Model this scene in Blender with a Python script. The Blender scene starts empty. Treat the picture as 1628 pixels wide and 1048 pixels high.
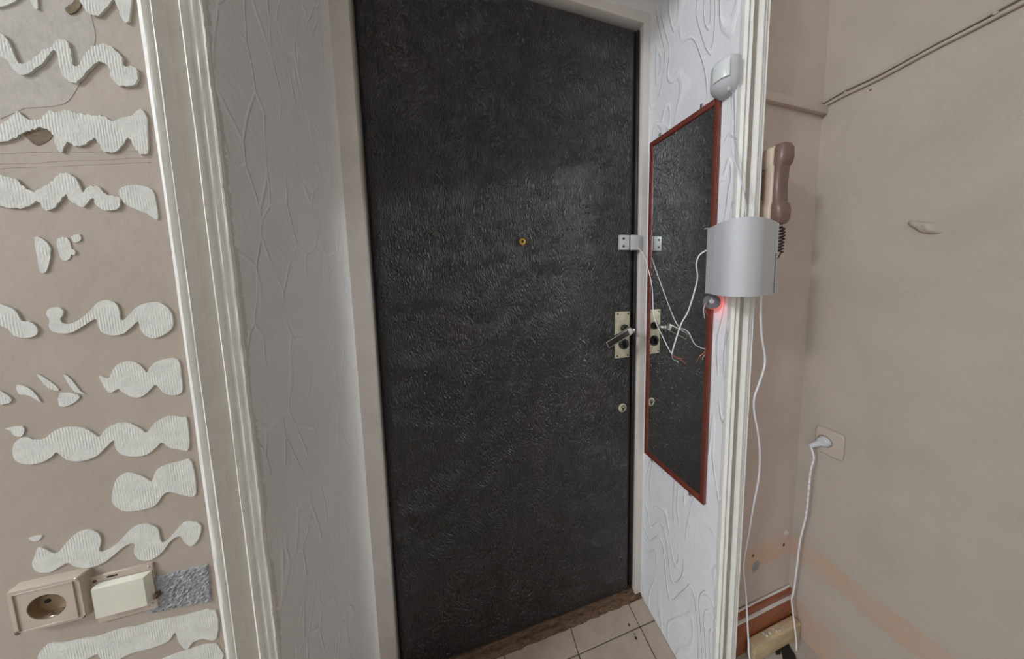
import bpy, bmesh, math, random
from mathutils import Vector, Matrix, noise
random.seed(7)
scene = bpy.context.scene
COL = scene.collection

# ------------------------------------------------------------------ camera
W, H = 1628.0, 1048.0
FPX, CX, CY = 415.41, 861.41, 479.2
YAW, PITCH, ROLL = 0.28144, 0.08581, -0.01636
CAM = Vector((0.0, -0.775, 1.22))

def rot():
    cy, sy = math.cos(YAW), math.sin(YAW)
    cp, sp = math.cos(PITCH), math.sin(PITCH)
    cr, sr = math.cos(ROLL), math.sin(ROLL)
    M0 = Matrix(((1, 0, 0), (0, 0, -1), (0, 1, 0)))
    Rz = Matrix(((cy, -sy, 0), (sy, cy, 0), (0, 0, 1)))
    Rx = Matrix(((1, 0, 0), (0, cp, -sp), (0, sp, cp)))
    Rr = Matrix(((cr, -sr, 0), (sr, cr, 0), (0, 0, 1)))
    return Rr @ Rx @ M0 @ Rz
RM = rot()
RT = RM.transposed()
cd = bpy.data.cameras.new('camera')
cam = bpy.data.objects.new('camera', cd)
COL.objects.link(cam)
flip = Matrix(((1, 0, 0), (0, -1, 0), (0, 0, -1)))
cam.matrix_world = Matrix.Translation(CAM) @ (RT @ flip).to_4x4()
cd.sensor_fit = 'HORIZONTAL'
cd.sensor_width = 36.0
cd.lens = FPX / W * 36.0
cd.shift_x = (W / 2 - CX) / W
cd.shift_y = (CY - H / 2) / W
cd.clip_start = 0.01
scene.camera = cam

# ------------------------------------------------------------------ world and colour
world = bpy.data.worlds.new('world')
scene.world = world
world.use_nodes = True
world.node_tree.nodes['Background'].inputs[0].default_value = (0.6, 0.65, 0.75, 1)
world.node_tree.nodes['Background'].inputs[1].default_value = 0.3
vs = scene.view_settings
vs.view_transform = 'Standard'
vs.look = 'None'
vs.exposure = 0.0
vs.gamma = 1.0
vs.use_curve_mapping = False
cyc = scene.cycles
cyc.use_denoising = True
cyc.caustics_reflective = True
cyc.blur_glossy = 0.0
cyc.sample_clamp_indirect = 0.0
cyc.use_guiding = True
cyc.use_adaptive_sampling = False
cyc.max_bounces = 10
cyc.diffuse_bounces = 7
cyc.glossy_bounces = 5

LAMP = Vector((-2.3, -1.27, 2.40))       # the ceiling lamp of the hall
LAMP_POWER = 107.0                       # watts of its bulbs

# ------------------------------------------------------------------ pixel -> point on a real plane
def ray(px, py):
    return RT @ Vector(((px - CX) / FPX, (py - CY) / FPX, 1.0))
def onY(px, py, y):
    d = ray(px, py); return CAM + d * ((y - CAM.y) / d.y)
def onX(px, py, x):
    d = ray(px, py); return CAM + d * ((x - CAM.x) / d.x)
def onZ(px, py, z):
    d = ray(px, py); return CAM + d * ((z - CAM.z) / d.z)
def atdepth(px, py, dep):
    return CAM + ray(px, py) * dep

# ------------------------------------------------------------------ mesh helpers
def obj(name, verts, faces, mat=None, parent=None, smooth=False):
    me = bpy.data.meshes.new(name)
    me.from_pydata([tuple(v) for v in verts], [], faces)
    me.validate()
    bm = bmesh.new(); bm.from_mesh(me)
    bmesh.ops.recalc_face_normals(bm, faces=bm.faces)
    bm.to_mesh(me); bm.free()
    if mat: me.materials.append(mat)
    if smooth:
        for p in me.polygons: p.use_smooth = True
    o = bpy.data.objects.new(name, me)
    COL.objects.link(o)
    if parent:
        o.parent = parent
        o.matrix_parent_inverse = Matrix.Translation(-parent.location) if parent.type == 'EMPTY' and not parent.parent else Matrix()
    return o

def bobj(name, bm, mat=None, parent=None, smooth=False):
    bmesh.ops.recalc_face_normals(bm, faces=bm.faces)
    me = bpy.data.meshes.new(name)
    bm.to_mesh(me); bm.free()
    if mat: me.materials.append(mat)
    if smooth:
        for p in me.polygons: p.use_smooth = True
        try: me.set_sharp_from_angle(angle=math.radians(40))
        except Exception: pass
    o = bpy.data.objects.new(name, me)
    COL.objects.link(o)
    if parent:
        o.parent = parent
        o.matrix_parent_inverse = Matrix.Translation(-parent.location) if parent.type == 'EMPTY' and not parent.parent else Matrix()
    return o

def tag(o, label=None, cat=None, group=None, kind=None):
    if label: o['label'] = label
    if cat: o['category'] = cat
    if group: o['group'] = group
    if kind: o['kind'] = kind
    return o

def empty(name, loc, label=None, cat=None, group=None, kind=None):
    o = bpy.data.objects.new(name, None)
    o.empty_display_size = 0.02
    COL.objects.link(o)
    o.location = loc
    return tag(o, label, cat, group, kind)

def bmbox(bm, lo, hi, bev=0.0, seg=2):
    x0, y0, z0 = lo; x1, y1, z1 = hi
    vs_ = [bm.verts.new(p) for p in ((x0, y0, z0), (x1, y0, z0), (x1, y1, z0), (x0, y1, z0), (x0, y0, z1), (x1, y0, z1), (x1, y1, z1), (x0, y1, z1))]
    fs = [bm.faces.new([vs_[i] for i in f]) for f in ((0, 3, 2, 1), (4, 5, 6, 7), (0, 1, 5, 4), (1, 2, 6, 5), (2, 3, 7, 6), (3, 0, 4, 7))]
    if bev:
        es = set(e for f in fs for e in f.edges)
        bmesh.ops.bevel(bm, geom=list(es), offset=bev, segments=seg, profile=0.5, affect='EDGES')

def box(name, lo, hi, mat, parent=None, bev=0.0, seg=2):
    bm = bmesh.new(); bmbox(bm, lo, hi, bev, seg)
    return bobj(name, bm, mat, parent, smooth=bool(bev))

def catmull(pts, n=6, closed=False):
    P = [Vector(p) for p in pts]; out = []
    m = len(P)
    rng = range(m) if closed else range(m - 1)
    for i in rng:
        if closed:
            p0, p1, p2, p3 = P[i - 1], P[i], P[(i + 1) % m], P[(i + 2) % m]
        else:
            p0 = P[max(i - 1, 0)]; p1 = P[i]; p2 = P[i + 1]; p3 = P[min(i + 2, m - 1)]
        for k in range(n):
            t = k / n
            out.append(0.5 * ((2 * p1) + (p2 - p0) * t + (2 * p0 - 5 * p1 + 4 * p2 - p3) * t * t + (3 * p1 - p0 - 3 * p2 + p3) * t ** 3))
    if not closed: out.append(P[-1].copy())
    return out

def tube(name, pts, r, mat, parent=None, n=5, sides=8, smooth_pts=True):
    P = catmull(pts, n) if smooth_pts else [Vector(p) for p in pts]
    verts, faces = [], []
    up = Vector((0.31, 0.2, 0.93)).normalized()
    for i, p in enumerate(P):
        t = (P[min(i + 1, len(P) - 1)] - P[max(i - 1, 0)]).normalized()
        a = t.cross(up)
        if a.length < 1e-4: a = t.cross(Vector((1, 0, 0)))
        a.normalize(); b = t.cross(a)
        up = a.cross(t).normalized() if a.cross(t).length > 0 else up
        for k in range(sides):
            an = 2 * math.pi * k / sides
            verts.append(p + (a * math.cos(an) + b * math.sin(an)) * r)
    for i in range(len(P) - 1):
        for k in range(sides):
            k2 = (k + 1) % sides
            faces.append((i * sides + k, i * sides + k2, (i + 1) * sides + k2, (i + 1) * sides + k))
    faces.append(tuple(range(sides))[::-1])
    faces.append(tuple((len(P) - 1) * sides + k for k in range(sides)))
    return obj(name, verts, faces, mat, parent, smooth=True)

def lathe(name, prof, origin, axis, mat, parent=None, sides=24, smooth=True, caps=True):
    """prof: (radius, height along axis)."""
    ax = Vector(axis).normalized()
    a = ax.cross(Vector((0, 0, 1)))
    if a.length < 1e-3: a = ax.cross(Vector((1, 0, 0)))
    a.normalize(); b = ax.cross(a)
    o0 = Vector(origin)
    bm = bmesh.new(); rings = []
    for r, h in prof:
        if r < 1e-6: rings.append([bm.verts.new(o0 + ax * h)])
        else: rings.append([bm.verts.new(o0 + ax * h + (a * math.cos(2 * math.pi * k / sides) + b * math.sin(2 * math.pi * k / sides)) * r) for k in range(sides)])
    for R0, R1 in zip(rings, rings[1:]):
        for k in range(sides):
            k2 = (k + 1) % sides
            if len(R0) == 1 and len(R1) == 1: continue
            if len(R0) == 1: bm.faces.new((R0[0], R1[k], R1[k2]))
            elif len(R1) == 1: bm.faces.new((R0[k], R0[k2], R1[0]))
            else: bm.faces.new((R0[k], R0[k2], R1[k2], R1[k]))
    if caps and len(rings[0]) > 1: bm.faces.new(rings[0])
    if caps and len(rings[-1]) > 1: bm.faces.new(rings[-1])
    return bobj(name, bm, mat, parent, smooth)

def prism(name, poly, off, mat, parent=None, bev=0.0, smooth=False):
    """poly: 3D points of a planar outline; off: extrusion vector."""
    bm = bmesh.new()
    a = [bm.verts.new(p) for p in poly]; b = [bm.verts.new(Vector(p) + Vector(off)) for p in poly]
    n = len(a)
    f1 = bm.faces.new(a); f2 = bm.faces.new(b[::-1])
    for i in range(n): bm.faces.new((a[i], a[(i + 1) % n], b[(i + 1) % n], b[i]))
    bm.normal_update()
    if bev:
        es = [e for e in f2.edges]
        bmesh.ops.bevel(bm, geom=es, offset=bev, segments=2, profile=0.5, affect='EDGES')
    big = [f for f in bm.faces if len(f.verts) > 4]
    bmesh.ops.triangulate(bm, faces=big)
    return bobj(name, bm, mat, parent, smooth or bool(bev))

def grid(name, f, nu, nv, mat, parent=None, smooth=True):
    verts = [f(i / nu, j / nv) for j in range(nv + 1) for i in range(nu + 1)]
    faces = [(j * (nu + 1) + i, j * (nu + 1) + i + 1, (j + 1) * (nu + 1) + i + 1, (j + 1) * (nu + 1) + i) for j in range(nv) for i in range(nu)]
    return obj(name, verts, faces, mat, parent, smooth)

# ------------------------------------------------------------------ materials
def lin(c):
    c = c / 255.0
    return c / 12.92 if c <= 0.04045 else ((c + 0.055) / 1.055) ** 2.4
def rgb(r, g, b): return (lin(r), lin(g), lin(b), 1.0)

class MatB:
    def __init__(s, name, col, rough=0.6, metal=0.0, spec=0.5):
        s.m = bpy.data.materials.new(name); s.m.use_nodes = True
        s.nt = s.m.node_tree; s.b = s.nt.nodes['Principled BSDF']
        s.b.inputs['Base Color'].default_value = col
        s.b.inputs['Roughness'].default_value = rough
        s.b.inputs['Metallic'].default_value = metal
        s.b.inputs['Specular IOR Level'].default_value = spec
        s.tc = s.nt.nodes.new('ShaderNodeTexCoord'); s.col = None; s.h = None; s.base = col
    def n(s, t, **kw):
        x = s.nt.nodes.new(t)
        for k, v in kw.items(): setattr(x, k, v)
        return x
    def L(s, a, b): s.nt.links.new(a, b)
    def mapping(s, scale=(1, 1, 1), rotz=(0, 0, 0), src=None, loc=(0, 0, 0)):
        mp = s.n('ShaderNodeMapping'); mp.inputs['Scale'].default_value = scale
        mp.inputs['Rotation'].default_value = rotz; mp.inputs['Location'].default_value = loc
        s.L(src or s.tc.outputs['Object'], mp.inputs['Vector']); return mp.outputs['Vector']
    def noise(s, scale, detail=4, vec=None, rough=0.55, dist=0.0):
        x = s.n('ShaderNodeTexNoise'); x.inputs['Scale'].default_value = scale; x.inputs['Detail'].default_value = detail
        x.inputs['Roughness'].default_value = rough; x.inputs['Distortion'].default_value = dist
        s.L(vec or s.tc.outputs['Object'], x.inputs['Vector']); return x.outputs['Fac']
    def ramp(s, fac, stops, interp='LINEAR'):
        r = s.n('ShaderNodeValToRGB'); r.color_ramp.interpolation = interp
        e = r.color_ramp.elements
        while len(e) < len(stops): e.new(0.5)
        for k, (p, c) in enumerate(stops):
            e[k].position = p; e[k].color = c if len(c) == 4 else (*c, 1)
        s.L(fac, r.inputs['Fac']); return r.outputs['Color']
    def mix(s, fac, a, b, mode='MIX'):
        x = s.n('ShaderNodeMix', data_type='RGBA', blend_type=mode)
        for v, i in ((fac, 0), (a, 6), (b, 7)):
            if hasattr(v, 'is_linked') or isinstance(v, bpy.types.NodeSocket): s.L(v, x.inputs[i])
            else: x.inputs[i].default_value = v
        return x.outputs[2]
    def math(s, op, a, b=0.0, clamp=False):
        x = s.n('ShaderNodeMath', operation=op); x.use_clamp = clamp
        for v, i in ((a, 0), (b, 1)):
            if isinstance(v, bpy.types.NodeSocket): s.L(v, x.inputs[i])
            else: x.inputs[i].default_value = v
        return x.outputs[0]
    def setcol(s, c): s.L(c, s.b.inputs['Base Color'])
    def setrough(s, r): s.L(r, s.b.inputs['Roughness'])
    def bump(s, h, dist=0.001, strength=1.0):
        x = s.n('ShaderNodeBump'); x.inputs['Distance'].default_value = dist; x.inputs['Strength'].default_value = strength
        s.L(h, x.inputs['Height'])
        if s.b.inputs['Normal'].is_linked: s.L(s.b.inputs['Normal'].links[0].from_socket, x.inputs['Normal'])
        s.L(x.outputs['Normal'], s.b.inputs['Normal'])

def tone(col, k): return (col[0] * k, col[1] * k, col[2] * k, 1)
def simple(name, col, rough=0.5, metal=0.0, var=0.08, vscale=12, bump=0.0, bscale=200, spec=0.5):
    m = MatB(name, col, rough, metal, spec)
    f = m.noise(vscale, 5)
    m.setcol(m.ramp(f, [(0.3, tone(col, 1 - var)), (0.7, tone(col, 1 + var))]))
    if bump: m.bump(m.noise(bscale, 3), bump)
    return m.m

def mat_leather():
    c = rgb(44, 40, 39)
    m = MatB('black_leatherette', c, 0.42, spec=0.9)
    # folds running in changing directions
    warp = m.n('ShaderNodeTexNoise'); warp.inputs['Scale'].default_value = 7.0; warp.inputs['Detail'].default_value = 2
    m.L(m.tc.outputs['Object'], warp.inputs['Vector'])
    va = m.n('ShaderNodeVectorMath', operation='MULTIPLY_ADD')
    m.L(warp.outputs['Color'], va.inputs[0]); va.inputs[1].default_value = (0.10, 0.10, 0.10); m.L(m.tc.outputs['Object'], va.inputs[2])
    hs = []
    for ang, sc, s0 in ((0.15, (190, 70, 62), 0.0), (0.75, (185, 70, 50), 3.7), (-0.55, (180, 70, 56), 9.1)):
        v = m.n('ShaderNodeTexVoronoi', feature='DISTANCE_TO_EDGE'); v.inputs['Scale'].default_value = 1.0
        m.L(m.mapping(sc, (0, ang, 0), va.outputs[0], (s0, 0, s0)), v.inputs['Vector'])
        hs.append(m.math('MINIMUM', m.math('MULTIPLY', v.outputs['Distance'], 3.5), 1.0))
    sel = m.noise(9.0, 2)
    sel2 = m.noise(13.0, 2, m.mapping((1, 1, 1), loc=(5, 2, 7)))
    h = m.mix(m.ramp(sel, [(0.42, (0, 0, 0)), (0.58, (1, 1, 1))]), hs[0], hs[1])
    h = m.mix(m.ramp(sel2, [(0.45, (0, 0, 0)), (0.6, (1, 1, 1))]), h, hs[2])
    m.bump(h, 0.0042)
    m.bump(m.noise(600, 2), 0.0004)
    pass
    # colour: black worn to brown, small pale specks
    f = m.noise(3.2, 5)
    col = m.ramp(f, [(0.35, rgb(20, 17, 17)), (0.55, rgb(27, 20, 19)), (0.7, rgb(34, 22, 20))])
    sp = m.n('ShaderNodeTexVoronoi'); sp.inputs['Scale'].default_value = 34.0
    m.L(m.tc.outputs['Object'], sp.inputs['Vector'])
    d = m.math('LESS_THAN', sp.outputs['Distance'], 0.05)
    sep = m.n('ShaderNodeSeparateColor'); m.L(sp.outputs['Color'], sep.inputs[0])
    d = m.math('MULTIPLY', d, m.math('GREATER_THAN', sep.outputs[0], 0.72))
    col = m.mix(d, col, rgb(150, 145, 138))
    m.setcol(col)
    m.setrough(m.ramp(m.noise(6, 4), [(0.3, (0.40,) * 3), (0.7, (0.50,) * 3)]))
    return m.m

def mat_wallpaper(name, col, scl, ang, depth, contour):
    m = MatB(name, col, 0.55)
    if contour:            # flowing embossed lines
        n_ = m.n('ShaderNodeTexNoise'); n_.inputs['Scale'].default_value = 1.0; n_.inputs['Detail'].default_value = 0.6; n_.inputs['Distortion'].default_value = 0.5
        m.L(m.mapping(scl, ang), n_.inputs['Vector'])
        fr = m.math('FRACT', m.math('MULTIPLY', n_.outputs['Fac'], 11.0))
        d = m.math('ABSOLUTE', m.math('SUBTRACT', fr, 0.5))
        ridge = m.ramp(d, [(0.0, (1, 1, 1)), (0.05, (0.75,) * 3), (0.13, (0, 0, 0))], 'EASE')
        brk = m.ramp(m.noise(7, 2), [(0.36, (0, 0, 0)), (0.50, (1, 1, 1))])
    else:                  # veins like long torn cells
        warp = m.n('ShaderNodeTexNoise'); warp.inputs['Scale'].default_value = 4.0; warp.inputs['Detail'].default_value = 1
        m.L(m.tc.outputs['Object'], warp.inputs['Vector'])
        va = m.n('ShaderNodeVectorMath', operation='MULTIPLY_ADD')
        m.L(warp.outputs['Color'], va.inputs[0]); va.inputs[1].default_value = (0.1, 0.1, 0.1); m.L(m.tc.outputs['Object'], va.inputs[2])
        v = m.n('ShaderNodeTexVoronoi', feature='DISTANCE_TO_EDGE'); v.inputs['Scale'].default_value = 1.0
        m.L(m.mapping(scl, ang, va.outputs[0]), v.inputs['Vector'])
        ridge = m.ramp(v.outputs['Distance'], [(0.0, (1, 1, 1)), (0.02, (0.7,) * 3), (0.045, (0, 0, 0))], 'EASE')
        brk = m.ramp(m.noise(10, 1), [(0.42, (0, 0, 0)), (0.55, (1, 1, 1))])
    ridge = m.mix(1.0, ridge, brk, 'MULTIPLY')
    m.bump(ridge, depth)
    m.bump(m.noise(120, 5), 0.0010)
    m.bump(m.noise(14, 3), 0.003)
    f = m.noise(5, 5)
    c = m.ramp(f, [(0.3, tone(col, 0.96)), (0.7, tone(col, 1.03))])
    m.setcol(m.mix(m.math('MULTIPLY', ridge, 0.5), c, tone(col, 1.12)))
    return m.m

def mat_plaster(name, col, comb=True, sc=220):
    m = MatB(name, col, 0.85, spec=0.2)
    f = m.noise(60, 5)
    m.setcol(m.ramp(f, [(0.3, tone(col, 0.9)), (0.7, tone(col, 1.06))]))
    if comb:
        w = m.n('ShaderNodeTexWave', wave_type='BANDS', bands_direction='X'); w.inputs['Scale'].default_value = 120; w.inputs['Distortion'].default_value = 2.2
        w.inputs['Detail'].default_value = 2; w.inputs['Detail Scale'].default_value = 0.8
        m.L(m.tc.outputs['Object'], w.inputs['Vector'])
        m.bump(m.math('MULTIPLY', w.outputs['Fac'], m.ramp(m.noise(45, 3), [(0.4, (0, 0, 0)), (0.7, (1, 1, 1))])), 0.00028)
    m.bump(m.noise(sc, 4), 0.0007)
    return m.m

def mat_wall(name, col, band=False, bump=0.0006):
    m = MatB(name, col, 0.62, spec=0.3)
    f = m.noise(7, 5)
    c = m.ramp(f, [(0.3, tone(col, 0.93)), (0.7, tone(col, 1.05))])
    if band:                         # old pinkish paint that shows in stripes low on the wall
        sep = m.n('ShaderNodeSeparateXYZ'); m.L(m.tc.outputs['Object'], sep.inputs[0])
        z = m.math('ADD', sep.outputs['Z'], m.math('MULTIPLY', m.math('SUBTRACT', m.noise(22, 4), 0.5), 0.02))
        def between(lo, hi, s=0.006):
            return m.math('MULTIPLY', m.math('MULTIPLY', m.math('SUBTRACT', z, lo), 1 / s, True), m.math('MULTIPLY', m.math('SUBTRACT', hi, z), 1 / s, True))
        b = m.math('ADD', between(0.298, 0.376), between(-1, 0.165), True)
        b = m.math('MULTIPLY', b, m.ramp(m.noise(9, 5), [(0.35, (0.35,) * 3), (0.6, (1,) * 3)]))
        c = m.mix(b, c, (col[0] * 1.08, col[1] * 0.88, col[2] * 0.76, 1))
    m.setcol(c)
    m.bump(m.noise(90, 5), bump)
    m.bump(m.noise(9, 3), 0.0015)
    return m.m

def mat_wood(name, c1, c2, rough=0.45, axis=(1, 8, 8), sc=14):
    m = MatB(name, c1, rough)
    f = m.noise(sc, 6, m.mapping(axis), 0.6, 0.6)
    m.setcol(m.ramp(f, [(0.3, c2), (0.65, c1)]))
    m.bump(f, 0.0006)
    return m.m

M_LEATHER = mat_leather()
M_REV_R = mat_wallpaper('white_embossed_wallpaper', rgb(222, 222, 224), (5, 9, 2.2), (-0.35, 0, 0), 0.0022, True)
M_REV_L = mat_wallpaper('grey_embossed_wallpaper', rgb(238, 237, 236), (11, 24, 8.0), (-0.12, 0, 0), 0.0012, False)
M_PLASTER = mat_plaster('pale_plaster', rgb(204, 203, 196))
M_SKIM = mat_plaster('grainy_skim_plaster', rgb(178, 171, 164), False, 160)
M_PINK = mat_wall('pink_beige_wall_paint', rgb(164, 152, 139))
M_RWALL = mat_wall('beige_wall_paint', rgb(172, 162, 151), True)
M_PWALL = mat_wall('beige_wall_paint_side', rgb(194, 178, 167), True)
M_ROOM = simple('white_room_paint', rgb(228, 230, 232), 0.7, var=0.03)
M_CEIL = simple('ceiling_white', rgb(236, 237, 238), 0.8, var=0.02, bump=0.001, bscale=60)
M_CASING = simple('white_gloss_paint', rgb(222, 220, 214), 0.5, var=0.04, vscale=30, bump=0.0008, bscale=90)
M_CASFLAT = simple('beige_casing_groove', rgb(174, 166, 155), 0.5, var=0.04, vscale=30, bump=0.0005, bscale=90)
M_JAMB = simple('offwhite_frame_paint', rgb(212, 204, 197), 0.5, var=0.07, vscale=9, bump=0.001, bscale=70)
M_CONC = simple('raw_grey_concrete', rgb(150, 150, 152), 0.9, var=0.25, vscale=140, bump=0.002, bscale=300)
M_BEIGE = simple('beige_plastic', rgb(178, 164, 149), 0.45, var=0.05, vscale=40, bump=0.0003, bscale=300)
M_CREAM = simple('cream_plastic', rgb(206, 203, 186), 0.35, var=0.05, vscale=25)
M_WHITEP = simple('white_plastic', rgb(192, 193, 196), 0.65, var=0.02, spec=0.25)
M_WHITEC = simple('white_cable_sheath', rgb(226, 226, 228), 0.45, var=0.03)
M_GREYP = simple('grey_plastic', rgb(190, 190, 192), 0.4, var=0.03)
M_PHONEB = simple('tan_phone_plastic', rgb(196, 176, 156), 0.4, var=0.04)
M_PHONEH = simple('brown_phone_plastic', rgb(116, 92, 84), 0.32, var=0.06)
M_COIL = simple('dark_brown_rubber', rgb(56, 36, 30), 0.4)
M_BRASS = simple('brass', rgb(214, 178, 92), 0.25, 1.0)
M_PLATE = simple('dull_brass_plate', rgb(196, 188, 164), 0.45, 0.3, var=0.18, vscale=50, bump=0.0004, bscale=120)
M_STEEL = simple('worn_steel', rgb(190, 186, 178), 0.3, 1.0)
M_BLACK = simple('black_plastic', rgb(24, 22, 22), 0.35)
M_GAP = simple('dark_gap', rgb(14, 12, 11), 0.5)
M_COPPER = simple('copper_strand', rgb(206, 120, 84), 0.35, 0.8)
M_FRAMER = mat_wood('red_brown_frame', rgb(116, 54, 40), rgb(92, 40, 30), 0.4, (8, 8, 1), 20)
M_BASEB = mat_wood('orange_brown_skirting', rgb(158, 92, 56), rgb(118, 64, 38), 0.35, (1, 6, 6), 26)
M_BLOCK = mat_wood('dusty_pine', rgb(200, 178, 140), rgb(168, 150, 122), 0.8, (1, 5, 5), 18)
M_THRESH = mat_wood('worn_threshold_wood', rgb(112, 84, 58), rgb(38, 27, 20), 0.7, (2, 9, 9), 22)
M_TILE = simple('beige_floor_tile', rgb(176, 160, 143), 0.35, var=0.07, vscale=24, bump=0.0004, bscale=60)
M_GROUT = simple('dark_grout', rgb(92, 82, 72), 0.9, var=0.15, vscale=60)
M_FLOOR = mat_wood('room_floor_boards', rgb(178, 170, 160), rgb(160, 152, 143), 0.5, (6, 1, 1), 9)
M_PAINTL = simple('white_paint_line', rgb(210, 205, 200), 0.7)
M_RUST = simple('rust', rgb(94, 70, 56), 0.9, var=0.3, vscale=120)
M_HOLE = simple('brown_hole', rgb(112, 98, 78), 0.9, var=0.3, vscale=160)

def emissive(name, col, strength):
    m = bpy.data.materials.new(name); m.use_nodes = True
    b = m.node_tree.nodes['Principled BSDF']
    b.inputs['Base Color'].default_value = (*col[:3], 1)
    b.inputs['Emission Color'].default_value = (*col[:3], 1); b.inputs['Emission Strength'].default_value = strength
    return m

def mat_mirror():
    m = MatB('mirror_silvering', (0.90, 0.93, 0.92, 1), 0.0, 1.0)
    return m.m
M_MIRROR = mat_mirror()

# ------------------------------------------------------------------ dimensions of the place
YW = -0.297          # face of the wall left of the door
YC = -0.297          # back of the casings (they stand 12 mm proud)
XL0, XL1 = -0.277, -0.307     # left reveal at door / at room
XR0 = 0.600                   # right reveal
YP = -0.240          # wall with the intercom
XW = 1.001           # right wall
ZC = 2.80            # room ceiling
ZS = 2.055           # niche soffit
DX0, DX1, DZ0, DZ1 = -0.237, 0.572, 0.012, 2.022   # door leaf
RX0, RX1, RY0 = -3.3, XW, -2.9                      # room
ZF = 0.044           # hall floor, a little above the niche tiles

# ------------------------------------------------------------------ setting: room shell
S = 'structure'
pf = [(RX0, RY0), (RX1 + .05, RY0), (RX1 + .05, YP + .02), (XR0 + .03, YP + .02), (XR0 + .03, -0.312), (XL1 - .03, -0.312), (XL1 - .03, YW + .02), (RX0, YW + .02)]
o = prism('floor', [(x, y, -.03) for x, y in pf], (0, 0, .03 + ZF), M_FLOOR)
tag(o, 'worn beige boarded floor of the hall', 'floor', kind=S)
o = box('ceiling', (RX0 - .1, RY0 - .1, ZC), (RX1 + .1, 0.1, ZC + .08), M_CEIL); tag(o, 'white painted ceiling of the hall', 'ceiling', kind=S)
wall_left = box('wall_left', (RX0 - .1, YW, -.02), (XL1 - .045, 0.0, ZC), M_PINK)
tag(wall_left, 'pinkish beige wall with wavy plaster smears left of the door', 'wall', kind=S)
o = box('wall_right', (XW, RY0 - .1, -.02), (XW + .1, 0.0, ZC), M_RWALL); wall_right = o
tag(o, 'bare beige side wall with two cables at the right', 'wall', kind=S)
wall_phone = box('wall_back', (XR0 + .03, YP, -.02), (XW + .02, 0.0, ZC), M_PWALL)
tag(wall_phone, 'narrow beige wall carrying the intercom handset', 'wall', kind=S)
o = box('wall_rear', (RX0 - .1, RY0 - .1, -.02), (RX1 + .1, RY0, ZC), M_ROOM); tag(o, 'cream wall behind the viewer', 'wall', kind=S)
o = box('wall_far', (RX0 - .1, RY0, -.02), (RX0, 0, ZC), M_ROOM); tag(o, 'cream end wall of the hall', 'wall', kind=S)
o = box('wall_lintel', (XL1 - .045, YW, ZS + .002), (XR0 + .03, 0.0, ZC), M_ROOM); tag(o, 'wall above the door niche', 'wall', kind=S)
# reveals of the niche
o = obj('wall_reveal_left', [(XL0, 0.02, 0), (XL1, YC - .004, 0), (XL1, YC - .004, ZS + .01), (XL0, 0.02, ZS + .01), (XL1 - .05, 0.02, 0), (XL1 - .05, YC - .004, 0), (XL1 - .05, YC - .004, ZS + .01), (XL1 - .05, 0.02, ZS + .01)],
        [(0, 1, 2, 3), (4, 7, 6, 5), (0, 4, 5, 1), (3, 2, 6, 7), (1, 5, 6, 2), (0, 3, 7, 4)], M_REV_L)
tag(o, 'grey embossed wallpaper reveal left of the door', 'wall', kind=S)
o = box('wall_reveal_right', (XR0, YC - .004, 0), (XR0 + .06, 0.02, ZS + .01), M_REV_R)
tag(o, 'white embossed wallpaper reveal right of the door', 'wall', kind=S)
o = box('ceiling_niche', (XL1 - .05, YC - .004, ZS), (XR0 + .06, 0.02, ZS + .03), M_REV_L)
tag(o, 'painted soffit above the door', 'ceiling', kind=S)

# niche floor: bed and tiles
fl = box('floor_niche', (XL1 - .02, -0.312, -.03), (XR0 + .005, 0.05, -0.0028), M_GROUT)
tag(fl, 'tiled floor in front of the door', 'floor', kind=S)
xs = [-0.39, -0.160, 0.073, 0.306, 0.539, 0.62]
ys = [-0.312, -0.083, -0.004]
for i in range(len(xs) - 1):
    for j in range(len(ys) - 1):
        g = 0.0016
        x0, x1 = max(xs[i] + g, XL1 + .0), min(xs[i + 1] - g, XR0 + .0)
        box('tile', (x0, ys[j] + g, -0.006), (x1, ys[j + 1] - g, random.uniform(-.0003, .0003)), M_TILE, fl, 0.0012, 1)

# ------------------------------------------------------------------ door
door = empty('door_1', (DX0, 0.02, DZ0), 'entrance door padded in black leatherette', 'door', kind=S)
peep = onY(831, 384, 0.0)
def door_pt(u, v):
    x = DX0 + (DX1 - 0.008 - DX0) * u; z = DZ0 + (DZ1 - DZ0) * v
    ex = min(x - DX0, DX1 - 0.008 - x); ez = min(z - DZ0, DZ1 - z); e = min(ex, ez)
    roll = max(0.0, 1 - e / 0.034)
    y = 0.004 + 0.028 * roll ** 2.4
    y += 0.0030 * noise.noise(Vector((x * 5, z * 3, 1.3))) * (1 - roll) + 0.0012 * noise.noise(Vector((x * 17, z * 13, 4.3))) * (1 - roll)
    d = math.hypot(x - peep.x, z - peep.z)
    y += 0.005 * math.exp(-(d / 0.022) ** 2)
    return (x, y, z)
def nonlin(k, n):      # denser towards the edges
    t = k / n
    return t
grid('padded_panel', door_pt, 170, 330, M_LEATHER, door)
box('door_leaf', (DX0 - .004, 0.030, DZ0 - .008), (DX1 + .002, 0.06, DZ1 + .004), M_GAP, door)
# edge lath with its glossy black roll at the lock side
tube('edge_roll', [(DX1 - .005, 0.012, DZ0 + .01), (DX1 - .005, 0.011, 1.0), (DX1 - .005, 0.012, DZ1 - .01)], 0.004, M_BLACK, door, sides=8)
# peephole
lathe('peephole', [(0, 0.0022), (0.0035, 0.0022), (0.0042, 0.0035), (0.0085, 0.0042), (0.0105, 0.0022), (0.0105, -0.006), (0, -0.006)], (peep.x, 0.0035, peep.z), (0, -1, 0), M_BRASS, door)
lathe('peephole_lens', [(0, 0.0026), (0.0034, 0.0022), (0.0034, 0.0)], (peep.x, 0.0033, peep.z), (0, -1, 0), M_BLACK, door)
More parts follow.
